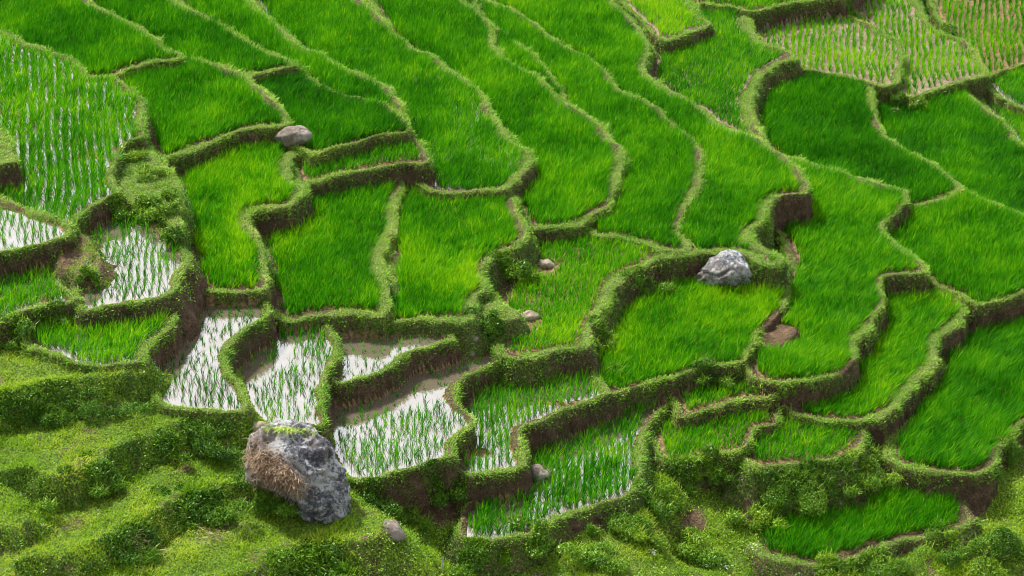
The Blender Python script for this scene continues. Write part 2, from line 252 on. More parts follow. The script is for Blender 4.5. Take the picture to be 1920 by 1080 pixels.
ter('T24', -2.85, 'medium', .45, 'small terrace of green rice behind the long dark hedge of weeds', [(1400,800),(1480,760),(1610,780),(1623,800),(1623,832),(1601,851),(1560,863),(1500,869),(1440,875),(1403,878),(1388,860),(1392,830)], veg=.9, k=(.9, 2.2))
ter('D', -3.0, 'dense', .35, 'dark green terrace beyond the footpath on the right with a leafy wall behind', [(1600,180),(1680,150),(1800,165),(1832,187),(1865,213),(1898,240),(1925,275),(2070,360),(2070,470),(1900,410),(1800,370),(1700,310),(1640,260)], True, veg=.6)
ter('H', -3.3, 'medium', .5, 'small muddy terrace corner with a puddle at the right edge', [(1840,110),(2070,60),(2070,250),(1920,203),(1885,188),(1862,176)], True, veg=.4)
ter('H2', -3.7, 'medium', .6, 'narrow wedge of yellowish rice at the right edge beside a pale bund', [(1830,150),(2070,200),(2070,400),(1900,270)], True, veg=.5)
ter('T20', -3.55, 'dense', .42, 'biggest tall rice terrace at the lower right with blades swept by wind', [(1760,640),(1850,540),(2070,480),(2070,700),(1926,795),(1898,825),(1871,848),(1869,872),(1853,888),(1815,893),(1760,890),(1710,881),(1672,869),(1655,845),(1680,790),(1740,700)], veg=.6, hgt=1.15, w=.5)
ter('T21', -4.65, 'dense', .4, 'isolated lens shaped terrace at the bottom right among weeds', [(1398,1005),(1430,975),(1500,935),(1600,880),(1700,850),(1800,850),(1822,910),(1821,945),(1829,978),(1783,999),(1715,1011),(1647,1033),(1580,1056),(1540,1066),(1495,1056),(1420,1039)], veg=.8, hgt=1.1, k=(.8, 2), w=.5)
# grassy steps (terrain, not paddies)
GR = {}
def grs(key, z, pts, k=(.8, 1.7)): GR[key] = dict(z=z, pts=pts, k=k, w=.5)
grs('G0', 3.2, [(-150,600),(60,620),(100,665),(190,688),(270,675),(268,690),(200,705),(120,712),(60,722),(0,728),(-150,740)])
grs('G1', 2.05, [(-150,640),(280,640),(330,700),(430,740),(455,760),(455,785),(400,780),(333,793),(273,815),(200,840),(187,860),(117,885),(85,890),(50,880),(0,880),(-150,880)])
grs('G2', 1.0, [(-150,860),(90,860),(300,820),(460,800),(520,860),(500,885),(440,895),(380,912),(333,930),(300,955),(250,983),(200,1000),(165,1018),(100,1038),(40,1050),(10,1090),(-150,1110)])
grs('Gb', 1.65, [(-150,880),(0,912),(30,932),(58,962),(40,975),(20,985),(-150,990)])
grs('G3', .1, [(-150,1000),(300,930),(560,880),(680,940),(720,980),(700,1010),(640,1015),(560,1022),(500,1050),(400,1078),(200,1120),(-150,1150)])
grs('GM', 4.45, [(115,430),(160,440),(185,470),(190,495),(170,512),(140,512),(110,495)], k=(.8, 1.5))
grs('Gs', -1.36, [(1455,604),(1482,608),(1497,622),(1482,636),(1455,645),(1428,642),(1425,610)], k=(.8, 1.6))
BASE = [(760,930,-1.6),(700,965,-1.7),(650,930,-1.3),(850,940,-2.2),(820,970,-2.6),(740,1000,-2.2),(600,1060,-1.2),(700,1070,-2.6),(850,1060,-3.0),(1000,1068,-3.5),(1100,985,-2.5),(1000,1025,-2.6),(1190,945,-2.5),(1100,1040,-3.3),(1240,900,-2.8),(1300,960,-3.9),(1300,1060,-5.2),(1400,920,-3.6),(1500,895,-3.4),(1500,925,-4.9),(1600,915,-5.0),(1400,980,-4.7),(1600,875,-3.6),(1640,840,-3.2),(1700,920,-5.1),(1890,890,-4.3),(1880,1000,-4.9),(1700,1050,-5.0),(1550,1078,-5.1),(1840,1010,-4.9),(1900,1075,-5.5),(300,1078,-.6),(100,1078,-.1),(0,1200,-1.6),(400,1200,-2.2),(960,1200,-5),(1500,1200,-7.4),(1920,1200,-8),(0,0,2.6),(480,0,1.5),(960,0,-1.4),(1400,0,-3),(1920,0,-5),(1920,300,-5),(1920,600,-5),(1500,500,-3.6),(1500,250,-3.4),(960,500,-1.2),(960,300,-1),(0,500,2.4),(480,500,.6),(480,250,1.5),(0,250,3),(700,800,-1.4),(1050,800,-2.9),(1250,650,-2.9),(1350,800,-3.8),(1900,800,-5),(200,700,1.4),(200,900,-.2),(1450,985,-5.4),(1550,955,-5.5),(1650,930,-5.6),(1750,915,-5.6),(1500,1010,-5.3),(1650,980,-5.5),(0,-200,2.4),(960,-200,-1.8),(1920,-200,-5.4)]

ZS = .87
for t in list(T.values())+list(GR.values()): t['z'] *= ZS
BASE = [(u, v, z*ZS) for u, v, z in BASE]
# ------------------------------------------------------------------ height field
GS = .07
gx = np.arange(-30, 30, GS); gy = np.arange(-25, 46, GS)
NX, NY = len(gx), len(gy)
X, Y = np.meshgrid(gx, gy)          # [NY, NX]
def smooth_poly(pts, n=4):
    P = np.array(pts, float); out = []
    m = len(P)
    for i in range(m):
        p0, p1, p2, p3 = P[i-1], P[i], P[(i+1) % m], P[(i+2) % m]
        for j in range(n):
            t = j/n
            c = .5*((2*p1)+(-p0+p2)*t+(2*p0-5*p1+4*p2-p3)*t*t+(-p0+3*p1-3*p2+p3)*t**3)
            out.append(c)
    return np.array(out)
EDN = fbm(X, Y, 1.0, 5, 4)*.15 + fbm(X, Y, .38, 9, 3)*.085
KN = fbm(X, Y, 1.6, 21, 3)*.5+.5
WV = 1+.55*fbm(X, Y, 2.0, 23, 3)
Z = np.zeros_like(X); wsum = np.zeros_like(X)
for (u, v, z) in BASE:
    bx, by = unproj(u, v, z); d2 = (X-bx)**2+(Y-by)**2+.6
    w = 1/d2**1.6; Z += w*z; wsum += w
Z /= wsum; del wsum
Z += fbm(X, Y, 3.0, 31, 4)*.30+fbm(X, Y, .8, 33, 2)*.08
ZC = Z.copy()
OWN = np.zeros(X.shape, np.int16)           # 0 = base terrain
DIN = np.zeros(X.shape, np.float32)          # signed distance of the owner
keys = list(T.keys()); gkeys = list(GR.keys())
allk = [(k, T[k], i+1) for i, k in enumerate(keys)] + [(k, GR[k], 1000+i) for i, k in enumerate(gkeys)]
for kname, t, idx in allk:
    P = smooth_poly(t['pts']); z = t['z']
    wx, wy = unproj(P[:, 0], P[:, 1], z+.12)
    t['poly'] = (wx, wy)
    x0, x1, y0, y1 = wx.min()-4.5, wx.max()+4.5, wy.min()-4.5, wy.max()+4.5
    i0, i1 = max(0, int((x0-gx[0])/GS)), min(NX, int((x1-gx[0])/GS)+1)
    j0, j1 = max(0, int((y0-gy[0])/GS)), min(NY, int((y1-gy[0])/GS)+1)
    if i1 <= i0 or j1 <= j0: continue
    xs = X[j0:j1, i0:i1]; ys = Y[j0:j1, i0:i1]
    best = np.full(xs.shape, 1e9); inside = np.zeros(xs.shape, bool)
    n = len(wx)
    for a in range(n):
        b = (a+1) % n
        ax, ay, bx, by = wx[a], wy[a], wx[b], wy[b]
        ex, ey = bx-ax, by-ay; L2 = ex*ex+ey*ey
        if L2 < 1e-12: continue
        tt = np.clip(((xs-ax)*ex+(ys-ay)*ey)/L2, 0, 1)
        dd = (xs-ax-tt*ex)**2+(ys-ay-tt*ey)**2
        np.minimum(best, dd, out=best)
        if ay != by:
            c = ((ay > ys) != (by > ys)) & (xs < (bx-ax)*(ys-ay)/(by-ay)+ax)
            inside ^= c
    d = np.sqrt(best)*np.where(inside, 1, -1)+EDN[j0:j1, i0:i1]
    w = t['w']
    grass = idx >= 1000
    k = t['k'][0]+(t['k'][1]-t['k'][0])*KN[j0:j1, i0:i1]
    hb = .08 if grass else .13*(1+.7*fbm(xs, ys, .9, 73, 3))
    w = w*WV[j0:j1, i0:i1]; s = np.clip(d/w, 0, 1)
    bund = hb*np.clip(np.sin(np.clip(s*1.15+.12, 0, 1)*math.pi), 0, 1)**.6
    h = z+np.where(d < 0, 0, bund)
    if grass: h = z+.22*fbm(xs, ys, 1.3, 61+idx, 4)+.06*fbm(xs, ys, .35, 62, 2)+np.where(d > 0, bund, 0)
    else:
        h = h + np.where(d > w, .03*fbm(xs, ys, 1.1, 70, 3)-((.045 if t['style'] in ('medium', 'rows', 'sparse2', 'dryrows') or kname == 'p4' else .07) if t.get('water') else .02), .03*fbm(xs, ys, .3, 71, 2))
    e0 = hb*.4
    hw = z+e0-np.clip(-d, 0, None)*k-.25*np.clip(-d-.1, 0, .5)*fbm(xs, ys, .35, 41, 2)*2
    h = np.where(d < 0, np.minimum(hw, z+e0), h)
    hc = np.where(d < 0, h, z)              # bunds do not decide who lies on top
    subc = ZC[j0:j1, i0:i1]; sub = Z[j0:j1, i0:i1]; m = hc > subc
    subc[m] = hc[m]; sub[m] = h[m]; OWN[j0:j1, i0:i1][m] = idx; DIN[j0:j1, i0:i1][m] = d[m]
Z = Z.astype(np.float32)

gzx = np.gradient(Z, GS, axis=1); gzy = np.gradient(Z, GS, axis=0)
AREA = np.sqrt(1+gzx**2+gzy**2); STEEP = np.sqrt(gzx**2+gzy**2)
U, V = proj(X, Y, Z)
SEEN = (U > -200) & (U < 2120) & (V > -110) & (V < 1220)
# cover: 1 = green, 0 = bare soil
VG = np.full(X.shape, .8, np.float32)
for k_, t, idx in allk:
    if idx < 1000: VG[OWN == idx] = t['veg']
    else: VG[OWN == idx] = .85
VN = fbm(X, Y, 1.1, 81, 4)*.5+.5; VN2 = fbm(X, Y, .35, 83, 3)*.5+.5
VNW = fbm(X, Y, 2.2, 87, 3)*.5+.5
WALL = (DIN < 0) & (OWN > 0)
COVER = np.where(WALL, np.clip((VG-.72)*1.5+(VNW-.5)*1.3+.5+.4*(VN2-.5), 0, 1), np.clip(.62+.5*VN2, 0, 1))
COVER = np.where(WALL & (DIN > -.05), np.maximum(COVER, .3+.45*VN2), COVER)
COVER = np.where(WALL & (OWN >= 1000), np.clip(.55+.5*VN, 0, 1), COVER)
COVER[OWN == 1005] = .9*VN2[OWN == 1005]; COVER[OWN == 1006] = 0.0
PATHN = fbm(X, Y, 2.4, 91, 3)*.5+.5
COVER = np.where((OWN == 0) | (OWN >= 1000), COVER*np.clip((VN2*.7+VN*.6)*2.4-.35, 0, 1), COVER)
BW = np.full(X.shape, 1e3, np.float32)
for k_, t, idx in allk: BW[OWN == idx] = t['w']
BW *= WV
BED = (OWN > 0) & (OWN < 1000) & (DIN > BW)
COVER[BED] = 0.0
SCM = np.ones(X.shape)
for (u_, v_, ru, rv) in ((1488,392,38,30),(1705,430,26,42),(1800,655,30,34),(1660,735,0,0),(1600,840,0,0),(1445,590,22,48),(825,962,46,30),(560,640,0,0),(1590,690,26,20),(1830,950,22,26),(1300,985,26,34),(1010,330,20,18)):
    if ru: SCM *= 1-.95*np.exp(-(((U-u_)/ru)**2+((V-v_)/rv)**2)**2)
COVER *= np.where(BED, 1, SCM)
isr = (OWN > 0) & (OWN < 1000) & (~WALL) & (~BED)
COVER[isr & (DIN > BW*.86)] *= .25
COVER[isr & (PATHN > .57) & (DIN > BW*.35)] *= .35

ECOV = np.where((STEEP > .9) & (DIN < .02), np.where(OWN >= 1000, COVER*.85, np.where(VG > .84, np.minimum(COVER*.8, .5), np.minimum(COVER*.55, .36))), COVER)
# split the grid into one mesh per owner and role
def grid_mesh(name, mask, extra=None):
    """mask over cells [NY-1, NX-1]"""
    j, i = np.nonzero(mask)
    if len(j) == 0: return None
    a = j*NX+i
    q = np.stack([a, a+1, a+NX+1, a+NX], 1)
    uq, inv = np.unique(q.ravel(), return_inverse=True)
    zz = Z.ravel()[uq] if extra is None else np.full(len(uq), extra)
    Vv = np.stack([X.ravel()[uq], Y.ravel()[uq], zz], 1)
    return np_mesh(name, Vv, inv.reshape(-1, 4), 4, True, {'cover': ECOV.ravel()[uq]})
CO = OWN[:-1, :-1]; CB = BED[:-1, :-1]; CW = DIN[:-1, :-1]
roots = {}
for i, k_ in enumerate(keys):
    t = T[k_]; idx = i+1
    vis = (CO == idx)
    if not vis.any(): continue
    jj, ii = np.nonzero(vis)
    r = empty('rice_terrace', (float(gx[int(ii.mean())]), float(gy[int(jj.mean())]), t['z']))
    bedlike = 'grassy_step' if False else None
    props(r, t['label'], 'rice terrace')
    roots[k_] = r
    me = grid_mesh('bank', vis & ~CB)
    link('bank', me, M_bank, r)
    me = grid_mesh('mud_bed', vis & CB)
    if me: link('mud_bed', me, M_dry if t['bed'] == 'dry' else M_bed, r)
    if t['water']:
        m2 = vis & CB
        if m2.any():
            ex = m2.copy()
            ex[1:] |= m2[:-1]; ex[:-1] |= m2[1:]; ex[:, 1:] |= m2[:, :-1]; ex[:, :-1] |= m2[:, 1:]
            me = grid_mesh('water', ex, t['z']-.03)
            link('water', me, M_water, r)
hill = link('hillside', grid_mesh('hillside', (CO == 0) | (CO >= 1000)), M_hill); props(hill, kind='structure')
# coarse ground far around the modelled slope
fx = np.linspace(-400, 400, 81); fy = np.linspace(-300, 500, 81)
FX, FY = np.meshgrid(fx, fy)
FZ = -2.5-.11*FX-.0*FY+.10*np.clip(FY-40, 0, None)+.18*np.clip(FY+20, None, 0)+fbm(FX, FY, 40, 3, 3)*4-4
inn = (abs(FX) < 36) & (FY > -32) & (FY < 54); FZ[inn] = -11
jj, ii = np.meshgrid(np.arange(80), np.arange(80), indexing='ij'); a = (jj*81+ii).ravel()
me = np_mesh('ground', np.stack([FX.ravel(), FY.ravel(), FZ.ravel()], 1), np.stack([a, a+1, a+82, a+81], 1), 4, True, {'cover': np.full(81*81, .9)})
props(link('ground', me, M_hill), kind='structure')

def zat(x, y):
    fi = np.clip((np.asarray(x)-gx[0])/GS, 0, NX-1.001); fj = np.clip((np.asarray(y)-gy[0])/GS, 0, NY-1.001)
    i = fi.astype(int); j = fj.astype(int); fi = fi-i; fj = fj-j
    return (Z[j, i]*(1-fi)+Z[j, i+1]*fi)*(1-fj)+(Z[j+1, i]*(1-fi)+Z[j+1, i+1]*fi)*fj
def ground(u, v):
    a = (u-960)/F; b = (540-v)/F
    d = FW+RT*a+UP*b
    t = np.arange(55, 150, .03)
    p = CAM[None]+d[None]*t[:, None]
    zz = zat(p[:, 0], p[:, 1]); hit = np.nonzero(p[:, 2] <= zz)[0]
    q = p[hit[0]] if len(hit) else p[-1]
    return Vector((float(q[0]), float(q[1]), float(zat(q[0], q[1]))))

# ------------------------------------------------------------------ blades
LEAN = fbm(X, Y, 3.5, 101, 2)
GUST = fbm(X, Y, 1.3, 103, 3)
def sample(F_, x, y):
    i = np.clip(((x-gx[0])/GS).astype(int), 0, NX-1); j = np.clip(((y-gy[0])/GS).astype(int), 0, NY-1)
    return F_[j, i]
def blades(bx, by, bz, L, wd, az, tilt0, curl, wind, tint, segs=2, wz=0.0):
    """arrays per blade -> V, quads, tint"""
    n = len(bx)
    ts = np.linspace(0, 1, segs+1)
    hx, hy = np.cos(az), np.sin(az)
    wa = rng.uniform(0, math.pi, n); sx, sy = np.cos(wa), np.sin(wa)
    Vv = np.empty((n, (segs+1)*2, 3), np.float32)
    px = bx.copy(); py = by.copy(); pz = bz.copy()
    for si, t in enumerate(ts):
        if si:
            ph = tilt0+curl*(t-.5/segs)
            dl = L/segs
            wx = wind[0]*dl*t*1.3; wy = wind[1]*dl*t*1.3
            vx = hx*np.sin(ph)*dl+wx; vy = hy*np.sin(ph)*dl+wy; vz = np.cos(ph)*dl
            s = dl/np.sqrt(vx*vx+vy*vy+vz*vz)
            px = px+vx*s; py = py+vy*s; pz = pz+vz*s
        ww = wd*(.75 if si == 0 else (1.0 if si < segs else .12))*.5
        Vv[:, si*2, 0] = px-sx*ww; Vv[:, si*2, 1] = py-sy*ww; Vv[:, si*2, 2] = pz-wz*ww
        Vv[:, si*2+1, 0] = px+sx*ww; Vv[:, si*2+1, 1] = py+sy*ww; Vv[:, si*2+1, 2] = pz+wz*ww
    base = (np.arange(n)*(segs+1)*2)[:, None, None]
    q = np.array([[2*s, 2*s+1, 2*s+3, 2*s+2] for s in range(segs)])[None]
    return Vv.reshape(-1, 3), (base+q).reshape(-1, 4), np.repeat(tint, (segs+1)*2)
def tuft_blades(tx, ty, tz, n, H, spread, wd, tilt, curl, wind, tint, tvar, segs=2):
    m = len(tx); R = lambda a: np.repeat(a, n)
    az = rng.uniform(0, 2*math.pi, m*n)
    rr = spread*np.sqrt(rng.random(m*n))
    bx = R(tx)+np.cos(az)*rr; by = R(ty)+np.sin(az)*rr; bz = R(tz)-.02
    L = R(H)*rng.uniform(.6, 1.1, m*n)
    t0 = np.abs(rng.normal(0, tilt, m*n)); cu = rng.uniform(.2, 1, m*n)*curl
    return blades(bx, by, bz, L, wd*rng.uniform(.7, 1.3, m*n), az, t0, cu, (R(wind[0]), R(wind[1])), np.clip(R(tint)+rng.normal(0, tvar, m*n), 0, 1), segs)

STY = {  # across, along, blades, height, spread, width, wind
 'dense':   (.155, .15, 14, .52, .055, .022, .25),
 'medium':  (.18, .15, 9, .44, .05, .026, .22),
 'rows':    (.33, .115, 11, .48, .06, .026, .16),
 'sparse':  (.26, .17, 7, .35, .03, .022, .14),
 'sparse2': (.23, .17, 9, .46, .045, .025, .15),
 'dryrows': (.30, .14, 9, .37, .045, .026, .12),
 'thin':    (.30, .30, 6, .27, .03, .020, .10),
}
single = []
SRC = {}
for i, k_ in enumerate(keys):
    t = T[k_]
    if t['style'] == 'none' or k_ not in roots: continue
    ac, al, nb, H, spr, wd, wind = STY[t['style']]
    jj, ii = np.nonzero(OWN == i+1)
    x0, x1, y0, y1 = gx[ii.min()], gx[ii.max()], gy[jj.min()], gy[jj.max()]
    xs, ys = np.meshgrid(np.arange(x0-2, x1+2, ac), np.arange(y0-2, y1+2, al)); xs = xs.ravel(); ys = ys.ravel()
    # rows bend a little
    cx, cy = (x0+x1)/2, (y0+y1)/2
    uc = np.clip(proj(cx, cy, t['z'])[0], 0, 1920)
    ang = -(uc-960)/F/1.155+rng.uniform(-.03, .03)
    xr = cx+(xs-cx)*math.cos(ang)-(ys-cy)*math.sin(ang)+.07*np.sin(ys*.7+i)+.16*fbm(xs, ys, 1.6, 400+i, 2); yr = cy+(xs-cx)*math.sin(ang)+(ys-cy)*math.cos(ang)
    jit = {'dense': .38, 'rows': .2}.get(t['style'], .15)
    if k_ in ('P', 'p3', 'p2', 'p3a'): jit = .36
    xr += rng.uniform(-jit, jit, len(xr))*ac; yr += rng.uniform(-jit, jit, len(xr))*al
    ok = (xr > gx[0]) & (xr < gx[-1]) & (yr > gy[0]) & (yr < gy[-1]); xr, yr = xr[ok], yr[ok]
    own = sample(OWN, xr, yr); d = sample(DIN, xr, yr); sn = sample(SEEN, xr, yr)
    g = sample(GUST, xr, yr); nz_ = fbm(xr, yr, 2.0, 200+i, 3)
    ok = (own == i+1) & (d > t['w']*sample(WV, xr, yr)+(-.04 if t['style'] == 'dense' else .05)+rng.random(len(xr))*.08) & sn
    u, v = proj(xr, yr, t['z'])
    if t['style'] in ('sparse', 'thin', 'sparse2', 'dryrows'): ok &= rng.random(len(xr)) < .93+.5*nz_
    if t['style'] in ('sparse',): ok &= rng.random(len(xr)) < 1.1+1.3*fbm(xr, yr, .9, 500+i, 2)
    if t['style'] in ('medium',): ok &= rng.random(len(xr)) < 1.05+.35*nz_
    if k_ == 'p3': ok &= (v > 765) | (rng.random(len(xr)) < .4)
    for (u_, v_, ru, rv) in ((992,604,24,14),(1022,504,26,13),(1365,548,0,0)):
        if ru: ok &= ((u-u_)/ru)**2+((v-v_)/rv)**2 > 1
    if k_ == 'p2': ok &= ~((u < 500) & (v < 720) & (rng.random(len(xr)) < .5))
    if k_ == 'P': ok &= (rng.random(len(xr)) < .7)
    if k_ == 'T7': ok &= ~((nz_ > .12) & (rng.random(len(xr)) < .35) & (v > 140))
    xr, yr, u, v, nz_, g = xr[ok], yr[ok], u[ok], v[ok], nz_[ok], g[ok]
    if len(xr) == 0: continue
    zr = sample(Z, xr, yr)
    hh = H*t['hgt']*(1+.22*nz_+rng.normal(0, .13, len(xr)))
    tint = np.clip(t['tint']+.30*nz_+rng.normal(0, .12, len(xr)), 0, 1)
    if k_ == 'T10': tint = np.clip(tint+.5*np.exp(-(((u-452)/28)**2+((v-455)/75)**2)), 0, 1)
    if k_ == 'T9b': tint = np.clip(tint+.35*np.exp(-(((u-880)/25)**2+((v-510)/60)**2)), 0, 1)
    if k_ == 'P':   # fuller, greener plants towards the near end
        near = v > 700; hh = np.where(near, hh*1.35, hh*.85)
    wx = wind*(1+1.1*g)*np.ones(len(xr)); wy = wind*.25*g
    if k_ in ('T20', 'T19', 'T18', 'T5', 'F17'): wx = wx*1.25+.05
    nbv = nb
    if k_ == 'F15':
        up_ = v < 478; hh = np.where(up_, hh*1.35, hh*1.1); tint = np.clip(tint+.12*up_, 0, 1)
    if k_ == 'p2': hh = np.where((u > 515) & (v < 690), hh*1.4, hh*1.05)
    if k_ == 'p3':
        full = (u > 770) | (v > 830); hh = np.where(full, hh*1.2, hh*.85)
    P_ = np.stack([xr, yr, zr, hh, tint, wx, wy, u, v], 1)
    if k_ in ('p3', 'p5', 'P', 'p2', 'p4', 'F17'):
        inn = (P_[:, 7] > 0) & (P_[:, 7] < 1920) & (P_[:, 8] < 1075)
        for row in P_[inn]: single.append((row[8]+(60 if k_ == 'p5' else 0), k_, row))
        SRC[k_] = (P_, nb, spr, wd)
    else: SRC[k_] = (P_, nb, spr, wd)
single.sort(key=lambda s: -s[0])
single = single[:300]
taken = {}
for s in single: taken.setdefault(s[1], set()).add((round(s[2][0], 5), round(s[2][1], 5)))
for k_, (P_, nb, spr, wd) in SRC.items():
    if k_ in taken:
        keep = np.array([(round(a, 5), round(b, 5)) not in taken[k_] for a, b in P_[:, :2]]); P_ = P_[keep]
        if len(P_) == 0: continue
    st = T[k_]['style']
    up = st in ('sparse', 'sparse2', 'thin', 'dryrows')
    Vv, Q, tn = tuft_blades(P_[:, 0], P_[:, 1], P_[:, 2], nb, P_[:, 3], spr, wd, .15 if up else .18, .55 if up else .75, (P_[:, 5], P_[:, 6]), P_[:, 4], .16, 2 if not up else 2)
    o = link('rice', np_mesh('rice', Vv, Q, 4, False, {'tint': tn}), M_rice, roots[k_]); props(o, kind='stuff')
# individual tufts
TU = []
for a in range(8):
    Vv, Q, tn = tuft_blades(np.zeros(1), np.zeros(1), np.zeros(1), 11, np.array([1.0]), .09, .052, .17, .6, (np.array([.2]), np.array([.0])), np.array([.3+.05*a]), .12, 3)
    me = np_mesh('rice_tuft', Vv, Q, 4, False, {'tint': tn}); me.materials.append(M_rice); TU.append(me)
PL = {'p5': 'green rice tuft standing in the lowest flooded terrace', 'p3': 'rice tuft in the large white flooded terrace right of the big boulder', 'P': 'thin rice tuft in the long white flooded terrace', 'p2': 'rice tuft in the flooded terrace above the big boulder', 'p4': 'rice tuft in the curved flooded terrace between brown walls', 'F17': 'tall rice tuft in the curved terrace'}
PG = {'p5': 'rice tufts in the lowest flooded terrace', 'p3': 'rice tufts in the large white flooded terrace', 'P': 'rice tufts in the long white flooded terrace', 'p2': 'rice tufts above the big boulder', 'p4': 'rice tufts in the curved flooded terrace', 'F17': 'rice tufts in the curved terrace'}
for n_, (_, k_, row) in enumerate(single):
    o = bpy.data.objects.new('rice_plant', TU[n_ % 8]); COL.objects.link(o)
    o.location = (row[0], row[1], row[2]-.01); s = row[3]*1.05; o.scale = (s, s, s)
    o.rotation_euler = (0, 0, rng.uniform(-.9, .9))
    props(o, PL[k_], 'rice plant', PG[k_])

# ------------------------------------------------------------------ scatter over the ground
def scatter(density):
    """density per m2 of surface over vertices"""
    lam = density*AREA*GS*GS*SEEN
    n = rng.poisson(lam)
    j, i = np.nonzero(n); c = n[j, i]
    j = np.repeat(j, c); i = np.repeat(i, c)
    x = gx[i]+rng.uniform(-.5, .5, len(i))*GS; y = gy[j]+rng.uniform(-.5, .5, len(i))*GS
    x = np.clip(x, gx[0], gx[-1]-GS); y = np.clip(y, gy[0], gy[-1]-GS)
    return x, y, zat(x, y), j, i
def leaves(x, y, z, size, nx, ny, tint):
    n = len(x)
    a = rng.normal(size=(n, 3)); a[:, 0] += nx*1.2; a[:, 1] += ny*1.2; a[:, 2] += .9
    a /= np.linalg.norm(a, axis=1)[:, None]
    r = rng.normal(size=(n, 3)); t = np.cross(a, r); t /= np.linalg.norm(t, axis=1)[:, None]; b = np.cross(a, t)
    s = size[:, None]
    c = np.stack([x, y, z], 1)
    Vv = np.stack([c-t*s, c-b*s*.5, c+t*s, c+b*s*.5], 1).reshape(-1, 3)
    return Vv, np.arange(4*n).reshape(-1, 4), np.repeat(tint, 4)
def owner_objs(own, V_, Q_, tn_, nv, nq, name, mtl):
    """split per owner; nv verts and nq quads per element"""
    for idx in np.unique(own):
        sel = np.nonzero(own == idx)[0]
        vv = V_.reshape(-1, nv, 3)[sel].reshape(-1, 3); tt = tn_.reshape(-1, nv)[sel].ravel()
        q0 = Q_[:nq] ; q = (np.arange(len(sel))*nv)[:, None, None]+q0[None]
        yield idx, np_mesh(name, vv, q.reshape(-1, 4), 4, False, {'tint': tt})

OTH = (OWN == 0) | (OWN >= 1000)
KEY = np.where(OTH, 0, OWN)
# 1 turf on bunds
rim = (OWN > 0) & (OWN < 1000) & (DIN > -.07+.05*fbm(X, Y, .5, 99, 2)) & (~BED)
dn = np.where(rim, 430*np.clip(COVER*2.1-.45, .04, 1), 0)
x, y, z, j, i = scatter(dn); m = len(x)
d = DIN[j, i]; own = KEY[j, i]
tint = np.clip(.42+.30*fbm(x, y, 1.5, 301, 3)+rng.normal(0, .13, m)+.35*np.clip(PATHN[j, i]-.35, 0, 1)+.16*np.exp(-((d-.17)/.1)**2)-.06, 0, 1)
L_ = rng.uniform(.05, .14, m)*(1+1.2*fbm(x, y, .45, 303, 3)); L_ = np.where(d < .06, L_*(1.2+1.6*np.clip(fbm(x, y, .6, 309, 3)+.1, 0, 1)), L_)
az = np.arctan2(-gzy[j, i], -gzx[j, i])+rng.normal(0, .9, m)
Vv, Q, tn = blades(x, y, z-.01, L_, rng.uniform(.014, .030, m), az, rng.uniform(.2, 1.0, m), rng.uniform(.2, 1.2, m), (.1, 0), tint, 2)
for idx, me in owner_objs(own, Vv, Q, tn, 6, 2, 'bund_grass', M_turf):
    o = link('bund_grass', me, M_turf, roots[keys[idx-1]]); props(o, kind='stuff')
# 2 leafy weeds on the walls
wl = WALL & (OWN < 1000) & (DIN < -.02)
wd_ = np.where(wl, 420*np.clip((COVER-.35)*2.0, 0, 1), 0)
LEV = np.full(X.shape, -99.0)
for k_, t, idx in allk: LEV[OWN == idx] = t['z']
DROP = LEV+.05-Z
OVR = fbm(X, Y, .55, 97, 3)*.5+.5; OVR2 = fbm(X, Y, 2.5, 98, 2)*.5+.5
wd_ = np.maximum(wd_, np.where(wl & (DROP < .08+1.3*OVR**2*(.3+OVR2)), 330*np.clip(VG+.4, 0, 1)*SCM**2, 0))
wd_ = np.where(wl & (STEEP < .25), 0, wd_)
x, y, z, j, i = scatter(wd_); m = len(x); own = KEY[j, i]
nn = np.sqrt(gzx[j, i]**2+gzy[j, i]**2)+.2; nx_, ny_ = -gzx[j, i]/nn, -gzy[j, i]/nn
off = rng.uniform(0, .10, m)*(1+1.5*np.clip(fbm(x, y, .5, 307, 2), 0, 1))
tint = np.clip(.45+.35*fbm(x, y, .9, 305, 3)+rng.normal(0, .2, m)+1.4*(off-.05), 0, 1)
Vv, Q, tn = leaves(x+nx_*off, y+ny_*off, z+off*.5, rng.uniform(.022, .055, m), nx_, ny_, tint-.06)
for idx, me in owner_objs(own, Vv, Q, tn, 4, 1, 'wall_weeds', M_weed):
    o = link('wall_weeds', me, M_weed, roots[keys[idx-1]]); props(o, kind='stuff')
# 3 slopes: grass and weeds
gl = fbm(X, Y, 2.2, 311, 4)
right = np.clip((U-640)/200, 0, 1)            # the slope on the right is weedier
grassy = np.clip(COVER*1.5-.25, 0, 1)
steepf = np.clip((STEEP-.55)*1.4, 0, 1)
dgrass = np.where(OTH, grassy*(1-.5*steepf)*(1-.55*right*np.clip(gl*3+.6, 0, 1))*430, 0)
dgrass[(OWN == 1006)] = 0; dgrass[(OWN == 1005)] *= .3
x, y, z, j, i = scatter(dgrass); m = len(x)
tint = np.clip(.68+.42*fbm(x, y, 1.6, 313, 3)+rng.normal(0, .15, m), 0, 1)
L_ = rng.uniform(.07, .19, m)*(1+1.8*np.clip(fbm(x, y, .8, 315, 3), -.3, 1)); az = rng.uniform(0, 6.28, m)
Vv, Q, tn = blades(x, y, z-.01, L_, rng.uniform(.012, .024, m), az, rng.uniform(.1, .8, m), rng.uniform(.2, 1.1, m), (.15, 0), tint, 2)
lf = U[j, i] < 700
for sel, lab in ((lf, 'short bright green grass on the stepped slope at lower left'), (~lf, 'rough yellow green grass on the weedy slope at lower right')):
    for idx, me in owner_objs(np.where(sel, 1, 0), Vv, Q, tn, 6, 2, 'grass', M_grass):
        if idx == 1: props(link('grass', me, M_grass), lab, 'grass', None, 'stuff')
